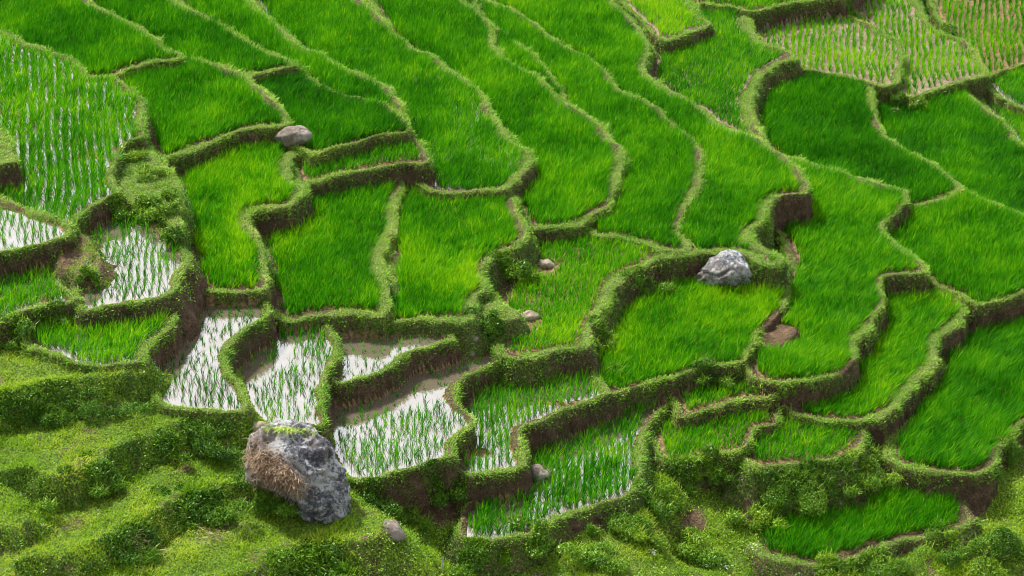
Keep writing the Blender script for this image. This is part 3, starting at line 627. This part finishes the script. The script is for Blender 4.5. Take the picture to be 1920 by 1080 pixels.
dweed = np.where(OTH, np.clip(.10+steepf*1.0+right*np.clip(gl*2.2+.35, 0, 1)*.8, 0, 1)*430, 0)*np.clip(COVER*1.6, .1, 1)
dweed[(OWN == 1006)] = 0
x, y, z, j, i = scatter(dweed); m = len(x)
nn = np.sqrt(gzx[j, i]**2+gzy[j, i]**2)+.2; nx_, ny_ = -gzx[j, i]/nn, -gzy[j, i]/nn
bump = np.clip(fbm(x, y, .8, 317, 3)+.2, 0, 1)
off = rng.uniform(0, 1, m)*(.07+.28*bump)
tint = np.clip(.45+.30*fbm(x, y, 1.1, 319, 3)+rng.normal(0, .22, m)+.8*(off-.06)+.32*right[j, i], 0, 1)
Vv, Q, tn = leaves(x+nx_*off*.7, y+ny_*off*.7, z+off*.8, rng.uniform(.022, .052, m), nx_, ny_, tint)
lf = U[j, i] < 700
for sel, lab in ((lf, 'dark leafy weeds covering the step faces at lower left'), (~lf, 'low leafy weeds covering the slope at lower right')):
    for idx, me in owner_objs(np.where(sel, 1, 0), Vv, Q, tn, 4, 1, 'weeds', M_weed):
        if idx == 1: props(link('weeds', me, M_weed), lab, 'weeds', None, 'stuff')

# ------------------------------------------------------------------ shrubs
SH = [ # px, py (base), width px, height px, tint, label
 (592, 1072, 150, 60, .36, 'large round dark shrub at the bottom edge below the big boulder'),
 (38, 645, 90, 60, .36, 'round leafy shrub at the left edge under the half dry terrace'),
 (262, 405, 70, 48, .42, 'dark shrub on the corner of the streaked flooded terrace'),
 (312, 402, 56, 45, .45, 'small shrub between the weedy strip and the bright terrace'),
 (160, 515, 44, 28, .40, 'low bush on top of the brown earth mound at the left'),
 (958, 520, 74, 62, .42, 'leafy bush hanging on the bank left of the central terrace'),
 (920, 618, 62, 44, .30, 'dark bush on the overgrown spur beside the flat stone'),
 (400, 850, 110, 62, .26, 'broad dark shrub below the lower end of the long white flooded terrace'),
 (330, 850, 80, 46, .26, 'dark shrub on the upper grassy step at lower left'),
 (1302, 905, 84, 54, .40, 'leafy shrub in front of the small bright terrace'),
 (1345, 875, 60, 40, .45, 'rounded shrub against the small bright terrace'),
 (1490, 925, 110, 56, .30, 'dark spreading shrub in the middle of the weed hedge'),
 (1560, 915, 90, 52, .34, 'dark shrub at the right end of the weed hedge'),
 (1625, 885, 72, 42, .46, 'green shrub between the small terrace and the biggest rice terrace'),
 (1395, 985, 74, 50, .55, 'yellow green shrub left of the lens shaped terrace'),
 (1450, 945, 70, 42, .42, 'low shrub above the left tip of the lens shaped terrace'),
 (1225, 960, 74, 46, .34, 'shrub right of the lowest flooded terrace bund'),
 (700, 950, 80, 50, .30, 'dark shrub between the big boulder and the white terrace wall'),
 (760, 985, 70, 42, .48, 'pale green shrub beside the small half buried rock'),
 (820, 930, 70, 46, .28, 'dark bush against the wall of the large white flooded terrace'),
 (1150, 700, 40, 26, .38, 'small bush at the foot of the grassy path'),
 (1500, 700, 0, 0, 0, ''),
 (1335, 700, 62, 26, .30, 'dark low bush on the lower bund of the broad bright terrace'),
 (1130, 640, 56, 44, .40, 'bush on the bank right of the central footpath'),
 (1210, 550, 70, 44, .36, 'long leafy bush on the bank above the broad bright terrace'),
 (1688, 208, 44, 50, .34, 'dark bush under the corner of the dry seedling terrace'),
 (1780, 62, 40, 30, .42, 'small bush between the dry terrace and the top right corner'),
 (1592, 22, 44, 26, .36, 'bush at the top edge beside a puddle'),
 (1895, 860, 60, 62, .38, 'shrub at the right edge beside the biggest rice terrace'),
 (1560, 1078, 80, 30, .48, 'leafy shrub at the bottom edge below the lens shaped terrace'),
 (1700, 1070, 120, 44, .38, 'broad shrub at the bottom edge on the right'),
 (1860, 1050, 110, 60, .36, 'dark shrub in the bottom right corner'),
 (1300, 1050, 100, 60, .52, 'bright bush at the bottom edge left of the lens shaped terrace'),
 (1120, 1055, 110, 50, .46, 'bushy weeds clump at the bottom edge below the lowest flooded terrace'),
 (900, 1070, 100, 46, .44, 'leafy clump at the bottom edge beside the thin pole'),
 (110, 790, 100, 50, .24, 'dark shrub under the grassy shelf at the left edge'),
 (200, 775, 100, 50, .26, 'dark shrub under the right end of the grassy shelf'),
 (30, 775, 80, 46, .24, 'very dark shrub at the left edge under the grassy shelf'),
 (180, 920, 110, 46, .30, 'dark shrub below the middle grassy step'),
 (400, 955, 120, 50, .32, 'wide shrub left of the foot of the big boulder'),
 (250, 1025, 110, 40, .30, 'low shrub on the lowest grassy step'),
 (492, 948, 120, 78, .38, 'leafy shrub touching the left side of the big boulder'),
 (285, 330, 66, 30, .46, 'upper leafy shrub on the overgrown strip left of the bright terrace'),
 (318, 372, 50, 26, .42, 'middle leafy shrub on the overgrown strip left of the bright terrace'),
 (330, 440, 46, 40, .34, 'shrub at the lower end of the overgrown strip above the tall brown wall'),
 (250, 300, 40, 24, .50, 'small shrub under the right corner of the streaked flooded terrace'),
 (1010, 1010, 90, 34, .50, 'low weed clump under the left end of the lowest flooded terrace'),
 (1180, 1010, 110, 44, .44, 'broad bright bush on the slope under the lowest flooded terrace'),
 (1260, 940, 60, 40, .50, 'bright bush on the slope beside the white flowers'),
 (1640, 1078, 90, 40, .46, 'bush at the bottom edge right under the lens shaped terrace'),
 (1780, 1030, 80, 34, .44, 'low bush under the right tip of the lens shaped terrace'),
 (105, 620, 60, 36, .26, 'dark bush on the wall between the left edge terraces'),
]
def shrub(px, py, wp, hp, tint, label):
    g = ground(px, py); sc = F/((g-Vector(CAM)).length)
    rx = wp/sc/2*1.05; rz = hp/sc/math.cos(TH)/1.75; tint = tint+.15; ry = rx*.8
    root = empty('shrub', g); props(root, label, 'shrub')
    n = int(min(5200, 900*rx*(rz+ry)*3.2)+200)
    lob = [(rng.normal(0, .55), rng.normal(0, .5), rng.uniform(.05, .6), rng.uniform(.2, .55)) for _ in range(9)]
    pick = rng.integers(0, 9, n); lb = np.array(lob)[pick]
    dv = rng.normal(size=(n, 3)); dv /= np.linalg.norm(dv, axis=1)[:, None]; dv[:, 2] = np.where(dv[:, 2] < -.3, -dv[:, 2], dv[:, 2])
    r = lb[:, 3]*rng.uniform(.6, 1.05, n)**.6
    P = np.stack([(lb[:, 0]+dv[:, 0]*r)*rx, (lb[:, 1]+dv[:, 1]*r)*ry, (lb[:, 2]+dv[:, 2]*r)*rz], 1)
    gz = zat(P[:, 0]+g.x, P[:, 1]+g.y)-g.z
    P[:, 2] = np.maximum(P[:, 2]+np.clip(gz, -.5, .3)*.7, gz+.02)
    tn = np.clip(tint+.12*np.array([hash(int(q)) % 5-2 for q in pick])/2+rng.normal(0, .13, n), 0, 1)
    lsz = rng.uniform(.75, 1.5)
    Vv, Q, t2 = leaves(P[:, 0], P[:, 1], P[:, 2], rng.uniform(.022, .055, n)*lsz, dv[:, 0], dv[:, 1], tn)
    nb_ = int(n*rng.uniform(.05, .2)); pk = rng.integers(0, n, nb_)
    V2, Q2, t3 = blades(P[pk, 0], P[pk, 1], P[pk, 2]-.08, rng.uniform(.18, .42, nb_), rng.uniform(.014, .028, nb_), rng.uniform(0, 6.28, nb_), rng.uniform(.1, .7, nb_), rng.uniform(.2, 1.2, nb_), (.1, 0), np.clip(tn[pk]+.22, 0, 1), 2)
    Q = np.concatenate([Q, Q2+len(Vv)]); Vv = np.concatenate([Vv, V2]); t2 = np.concatenate([t2, t3])
    o = bpy.data.objects.new('foliage', np_mesh('foliage', Vv, Q, 4, False, {'tint': t2})); o.data.materials.append(M_weed); COL.objects.link(o); o.parent = root
    sv = []; sq = []; 
    for a in range(7):
        an = a/7*6.28+rng.uniform(-.3, .3); e = np.array([math.cos(an)*rx*.6, math.sin(an)*ry*.6, rz*.6]); k0 = len(sv)
        for t_, w_ in ((0, .02), (1, .008)):
            c = e*t_+np.array([0, 0, -.05*(1-t_)])
            for q in range(4): sv.append(c+np.array([math.cos(q*1.57)*w_, math.sin(q*1.57)*w_, 0]))
        for q in range(4): sq.append([k0+q, k0+(q+1) % 4, k0+4+(q+1) % 4, k0+4+q])
    o = bpy.data.objects.new('stem', np_mesh('stem', np.array(sv), np.array(sq), 4)); o.data.materials.append(M_stem); COL.objects.link(o); o.parent = root
for s in SH:
    if s[2]: shrub(*s)

# ------------------------------------------------------------------ rocks
def rock(label, outline, depth, m, seed, sink=.25, rough=.10, name='boulder', cat='rock', facet=.0, base=None, sub=5, depth2=.45):
    """outline in picture coordinates around the centre, becomes a solid of real size"""
    P = np.array(outline, float); c = P.mean(0)
    lo = P[:, 1].max()
    g = ground(base[0], base[1]) if base else ground(c[0], lo-4)
    dist = (g-Vector(CAM)).length; sc = F/dist
    ang = np.arctan2(-(P[:, 1]-c[1]), P[:, 0]-c[0]); rad = np.hypot(P[:, 0]-c[0], P[:, 1]-c[1])/sc
    o_ = np.argsort(ang); ang = ang[o_]; rad = rad[o_]
    A = np.concatenate([ang-2*math.pi, ang, ang+2*math.pi]); R = np.tile(rad, 3)
    import bmesh
    bm = bmesh.new(); bmesh.ops.create_icosphere(bm, subdivisions=sub, radius=1)
    ax_r = Vector(RT); ax_u = Vector(UP); ax_d = Vector(FW)
    bu, bv = (base if base else (c[0], lo-4))
    off = ax_r*((c[0]-bu)/sc)+ax_u*((bv-c[1])/sc)
    for v in bm.verts:
        p = v.co.copy()          # x right, z up in view plane, y depth
        # flatten a few facets
        th = math.atan2(p.z, p.x); r = float(np.interp(th, A, R))
        q = Vector((p.x*r, p.y*depth, p.z*r))
        nzv = mnoise.fractal(q*1.4+Vector((seed, seed*2, 0)), 1.0, 2.1, 5)
        rg = abs(mnoise.noise(q*2.2+Vector((seed*3, 0, 0))))
        cell = mnoise.noise(Vector((math.floor(q.x*1.2+nzv), math.floor(q.z*1.3), seed)))
        n4 = abs(mnoise.noise(q*1.1+Vector((seed*5, 1, 2)))); n5 = mnoise.fractal(q*5+Vector((seed, 7, 3)), 1.0, 2.2, 4)
        crack = max(0, .09-n4)/.09
        q = q*(1+rough*nzv-rough*.8*rg-crack*rough*.9+n5*rough*.28)
        v.co = ax_r*q.x+ax_d*q.y+ax_u*q.z
    me = bpy.data.meshes.new(name); bm.to_mesh(me); bm.free()
    for p in me.polygons: p.use_smooth = True
    o = bpy.data.objects.new(name, me); COL.objects.link(o); me.materials.append(m)
    o.location = g+off+ax_d*(depth*depth2); props(o, label, cat)
    return o
big = rock('big grey boulder streaked with white lichen and dry straw, at lower left of centre', [(466,816),(484,799),(530,795),(580,800),(606,822),(628,862),(644,905),(652,950),(642,982),(618,998),(592,990),(562,970),(538,946),(512,925),(484,914),(462,904),(458,870),(462,840)], 1.5, M_rock, 3.1, rough=.11, facet=1.0, base=(590, 985), sub=6)
rock('grey and brown boulder under the end of a long terrace at right of centre', [(1300,524),(1322,500),(1345,478),(1370,468),(1392,480),(1410,500),(1416,518),(1400,533),(1365,538),(1320,534)], .9, M_rock_p, 8.2, rough=.15, base=(1360, 545), depth2=.1)
rock('small pale boulder between two green terraces at upper left', [(511,258),(525,243),(550,236),(575,240),(589,255),(588,270),(560,274),(525,272)], .8, M_rock_b, 5.5, rough=.08, base=(550, 268))
rock('small half buried rock in grass near the bottom edge', [(712,985),(735,980),(755,995),(762,1012),(740,1020),(715,1010)], .45, M_rock_b, 1.5, rough=.22, base=(738, 1012), sub=4)
rock('brown rock standing at the left side of the lowest flooded terrace', [(988,880),(1005,870),(1025,878),(1038,892),(1030,906),(1005,912),(988,900)], .5, M_rock_b, 2.5, rough=.22, base=(1010, 905), sub=4)
rock('flat pale brown stone among the rice of the central terrace', [(972,596),(982,584),(1003,584),(1013,597),(1002,606),(980,606)], .35, M_rock_t, 4.5, rough=.22, base=(992, 600), sub=4)
rock('low pale stone at the upper left of the central terrace', [(1004,492),(1020,488),(1040,494),(1042,502),(1025,504),(1006,500)], .4, M_rock_t, 6.5, rough=.22, base=(1022, 500), sub=4)
rock('small reddish stone on the bare ground at the end of the muddy terrace', [(883,632),(890,628),(898,634),(897,642),(886,642)], .12, M_rock_b, 9.5, rough=.22, base=(890, 640), sub=3)
rock('small grey stone below the brown wall of the muddy terrace', [(878,660),(886,655),(893,664),(888,672),(879,670)], .14, M_rock_b, 7.5, rough=.22, base=(886, 670), sub=3)
rock('pale tan rock on the shoulder of the big boulder', [(462,800),(480,794),(500,797),(505,808),(485,815),(465,814)], .4, M_rock_t, 12.5, rough=.22, base=(484, 812), sub=4)

# dry straw on the big boulder, and on the flat top
def hits(u, v):
    a = (u-960)/F; b = (540-v)/F
    d = Vector(FW+RT*a+UP*b).normalized()
    mw = big.matrix_world.inverted() if False else None
    o = Vector(CAM)-big.location
    ok, loc, nor, _ = big.ray_cast(o, d)
    return (loc+big.location, nor) if ok else (None, None)
bpy.context.view_layer.update()
def straw(label, poly_c, rxp, ryp, n, L0, m, tl, name, cat):
    pts = []
    for _ in range(n):
        a = random.random()*6.28; r = min(1.5, abs(random.gauss(0, .62))+.15*random.random())
        u = poly_c[0]+math.cos(a)*r*rxp+math.sin(a)*r*rxp*.35; v = poly_c[1]+math.sin(a)*r*ryp+math.cos(a)*r*ryp*.35
        p, nr = hits(u, v)
        if p is None: continue
        pts.append((p.x+nr.x*.03, p.y+nr.y*.03, p.z+nr.z*.03))
    if len(pts) < 5: return
    P = np.array(pts); m_ = len(P)
    az = rng.uniform(-3.1, .6, m_)
    Vv, Q, tn = blades(P[:, 0], P[:, 1], P[:, 2]+rng.uniform(0, .05, m_), rng.uniform(.5, 1.5, m_)*L0, rng.uniform(.012, .026, m_), az, rng.uniform(1.2, 2.2, m_), rng.uniform(-.3, .9, m_), (0, 0), np.clip(rng.normal(tl, .2, m_), 0, 1), 3)
    o = link(name, np_mesh(name, Vv, Q, 4, False, {'tint': tn}), m); props(o, label, cat)
straw('mat of dry brown straw lying on the left flank of the big boulder', (500, 875), 42, 38, 2600, .28, M_straw, .5, 'dry_straw', 'straw')
straw('patch of straw trailing down the middle of the big boulder', (545, 905), 22, 24, 700, .24, M_straw, .55, 'dry_straw', 'straw')
straw('grass tuft growing on the top of the big boulder', (535, 806), 46, 6, 420, .2, M_turf, .8, 'grass_tuft', 'grass')

# litter of cut straw, pole, flowers
for (u, v, n, lab) in ((265, 1042, 90, 'bundle of pale cut stalks lying on the lowest grassy step'), (165, 775, 60, 'small heap of dry stalks under the dark shrubs at left'), (385, 1005, 60, 'dry bare patch of straw on the grass left of the boulder foot')):
    g = ground(u, v); m_ = n
    x = g.x+rng.normal(0, .28, m_); y = g.y+rng.normal(0, .22, m_); z = zat(x, y)+.03+rng.uniform(0, .1, m_)
    Vv, Q, tn = blades(x, y, z, rng.uniform(.25, .5, m_), rng.uniform(.012, .022, m_), rng.uniform(-1.2, 0.3, m_), rng.uniform(1.2, 1.6, m_), rng.uniform(0, .4, m_), (0, 0), rng.uniform(.3, .9, m_), 2)
    props(link('dry_stalks', np_mesh('dry_stalks', Vv, Q, 4, False, {'tint': tn}), M_straw), lab, 'straw')
g = ground(829, 1079)
def tube(pts, r, n=8):
    vs = []; q = []
    for k, p in enumerate(pts):
        for a in range(n): vs.append((p[0]+math.cos(a/n*6.283)*r, p[1]+math.sin(a/n*6.283)*r, p[2]))
        if k:
            for a in range(n): q.append([(k-1)*n+a, (k-1)*n+(a+1) % n, k*n+(a+1) % n, k*n+a])
    return np.array(vs), np.array(q)
root = empty('marker_pole', g); props(root, 'thin grey pole standing in the grass at the bottom edge', 'pole')
vs, q = tube([(0, 0, -.1), (.02, 0, .35), (.04, 0, .78)], .022); o = bpy.data.objects.new('pole', np_mesh('pole', vs, q, 4)); o.data.materials.append(M_pole); COL.objects.link(o); o.parent = root
vs, q = tube([(.016, 0, .25), (.018, 0, .28), (.02, 0, .34)], .036); o = bpy.data.objects.new('band', np_mesh('band', vs, q, 4)); o.data.materials.append(M_pole); COL.objects.link(o); o.parent = root
for (u, v, lab) in ((1286, 885, 'cluster of white flowers at the right of the lowest flooded terrace'), (1295, 898, 'lower cluster of white flowers in front of the leafy shrub'), (1410, 1034, 'white flowers at the left tip of the lens shaped terrace'), (1323, 1064, 'white flowers near the bottom edge left of the lens shaped terrace'), (1362, 1070, 'pale flowers at the bottom edge nearest the lens shaped terrace'), (1225, 1045, 'few white flowers on the slope below the lowest flooded terrace')):
    g = ground(u, v); k = 16
    root = empty('flower_cluster', g); props(root, lab, 'flowers')
    x = rng.normal(0, .12, k); y = rng.normal(0, .12, k); z = rng.uniform(.14, .26, k)
    P_ = []; 
    for a in range(5):
        P_.append(leaves(x+math.cos(a*1.26)*.018, y+math.sin(a*1.26)*.018, z, np.full(k, .016), np.zeros(k), np.zeros(k), rng.random(k)))
    Vv = np.concatenate([p[0] for p in P_]); Q = np.arange(len(Vv)).reshape(-1, 4)
    o = bpy.data.objects.new('petals', np_mesh('petals', Vv, Q, 4, False, {'tint': np.full(len(Vv), .7)})); o.data.materials.append(M_flower); COL.objects.link(o); o.parent = root
    Vv, Q, tn = blades(x, y, z*0, z*1.02, np.full(k, .008), rng.uniform(0, 6, k), np.full(k, .03), np.full(k, .03), (0, 0), np.full(k, .5), 2)
    o = bpy.data.objects.new('stem', np_mesh('stem', Vv, Q, 4, False, {'tint': tn})); o.data.materials.append(M_weed); COL.objects.link(o); o.parent = root

# ------------------------------------------------------------------ light
SUN_EL = math.radians(52); SUN_AZ = math.radians(-42)    # azimuth from +Y, negative = left
w = bpy.data.worlds.new('World'); scene.world = w; w.use_nodes = True
N = w.node_tree.nodes; L = w.node_tree.links; N.clear()
out = N.new('ShaderNodeOutputWorld'); bg = N.new('ShaderNodeBackground'); sky = N.new('ShaderNodeTexSky')
sky.sky_type = 'NISHITA'; sky.sun_disc = False; sky.sun_elevation = SUN_EL; sky.sun_rotation = SUN_AZ; sky.air_density = 1.0; sky.dust_density = 3.0
tc = N.new('ShaderNodeTexCoord'); nz = N.new('ShaderNodeTexNoise'); nz.inputs['Scale'].default_value = 2.2; nz.inputs['Detail'].default_value = 6
L.new(tc.outputs['Generated'], nz.inputs['Vector'])
cr = ramp(N, [(.30, (.62, .66, .74)), (.60, (1.2, 1.2, 1.2))]); L.new(nz.outputs['Fac'], cr.inputs[0])
dp = N.new('ShaderNodeVectorMath'); dp.operation = 'DOT_PRODUCT'; L.new(tc.outputs['Generated'], dp.inputs[0]); dp.inputs[1].default_value = (0, .88, .47)
mr = N.new('ShaderNodeMapRange'); mr.interpolation_type = 'SMOOTHSTEP'; L.new(dp.outputs['Value'], mr.inputs[0])
for q_, v_ in ((1, .47), (2, 1.0), (3, 4.5), (4, 12.5)): mr.inputs[q_].default_value = v_
vm = N.new('ShaderNodeVectorMath'); vm.operation = 'SCALE'; L.new(cr.outputs[0], vm.inputs[0]); L.new(mr.outputs[0], vm.inputs['Scale'])
mx = N.new('ShaderNodeMix'); mx.data_type = 'RGBA'; mx.inputs[0].default_value = .85
L.new(sky.outputs[0], mx.inputs[6]); L.new(vm.outputs[0], mx.inputs[7])
L.new(mx.outputs[2], bg.inputs[0]); bg.inputs[1].default_value = .10; L.new(bg.outputs[0], out.inputs[0])
sl = bpy.data.lights.new('sun', 'SUN'); sl.energy = 4.2; sl.angle = math.radians(5); sl.color = (1, .96, .88)
so = bpy.data.objects.new('sun', sl); COL.objects.link(so)
d = Vector((math.sin(SUN_AZ)*math.cos(SUN_EL), math.cos(SUN_AZ)*math.cos(SUN_EL), math.sin(SUN_EL)))
so.rotation_euler = d.to_track_quat('Z', 'Y').to_euler(); so.location = d*120
scene.view_settings.view_transform = 'Standard'; scene.view_settings.look = 'None'; scene.view_settings.exposure = 0.95; scene.view_settings.gamma = 1
scene.cycles.filter_width = 1.0; scene.cycles.pixel_filter_type = 'BLACKMAN_HARRIS'
scene.render.engine = 'CYCLES'; scene.cycles.max_bounces = 6; scene.cycles.diffuse_bounces = 3; scene.cycles.transmission_bounces = 3; scene.cycles.glossy_bounces = 3
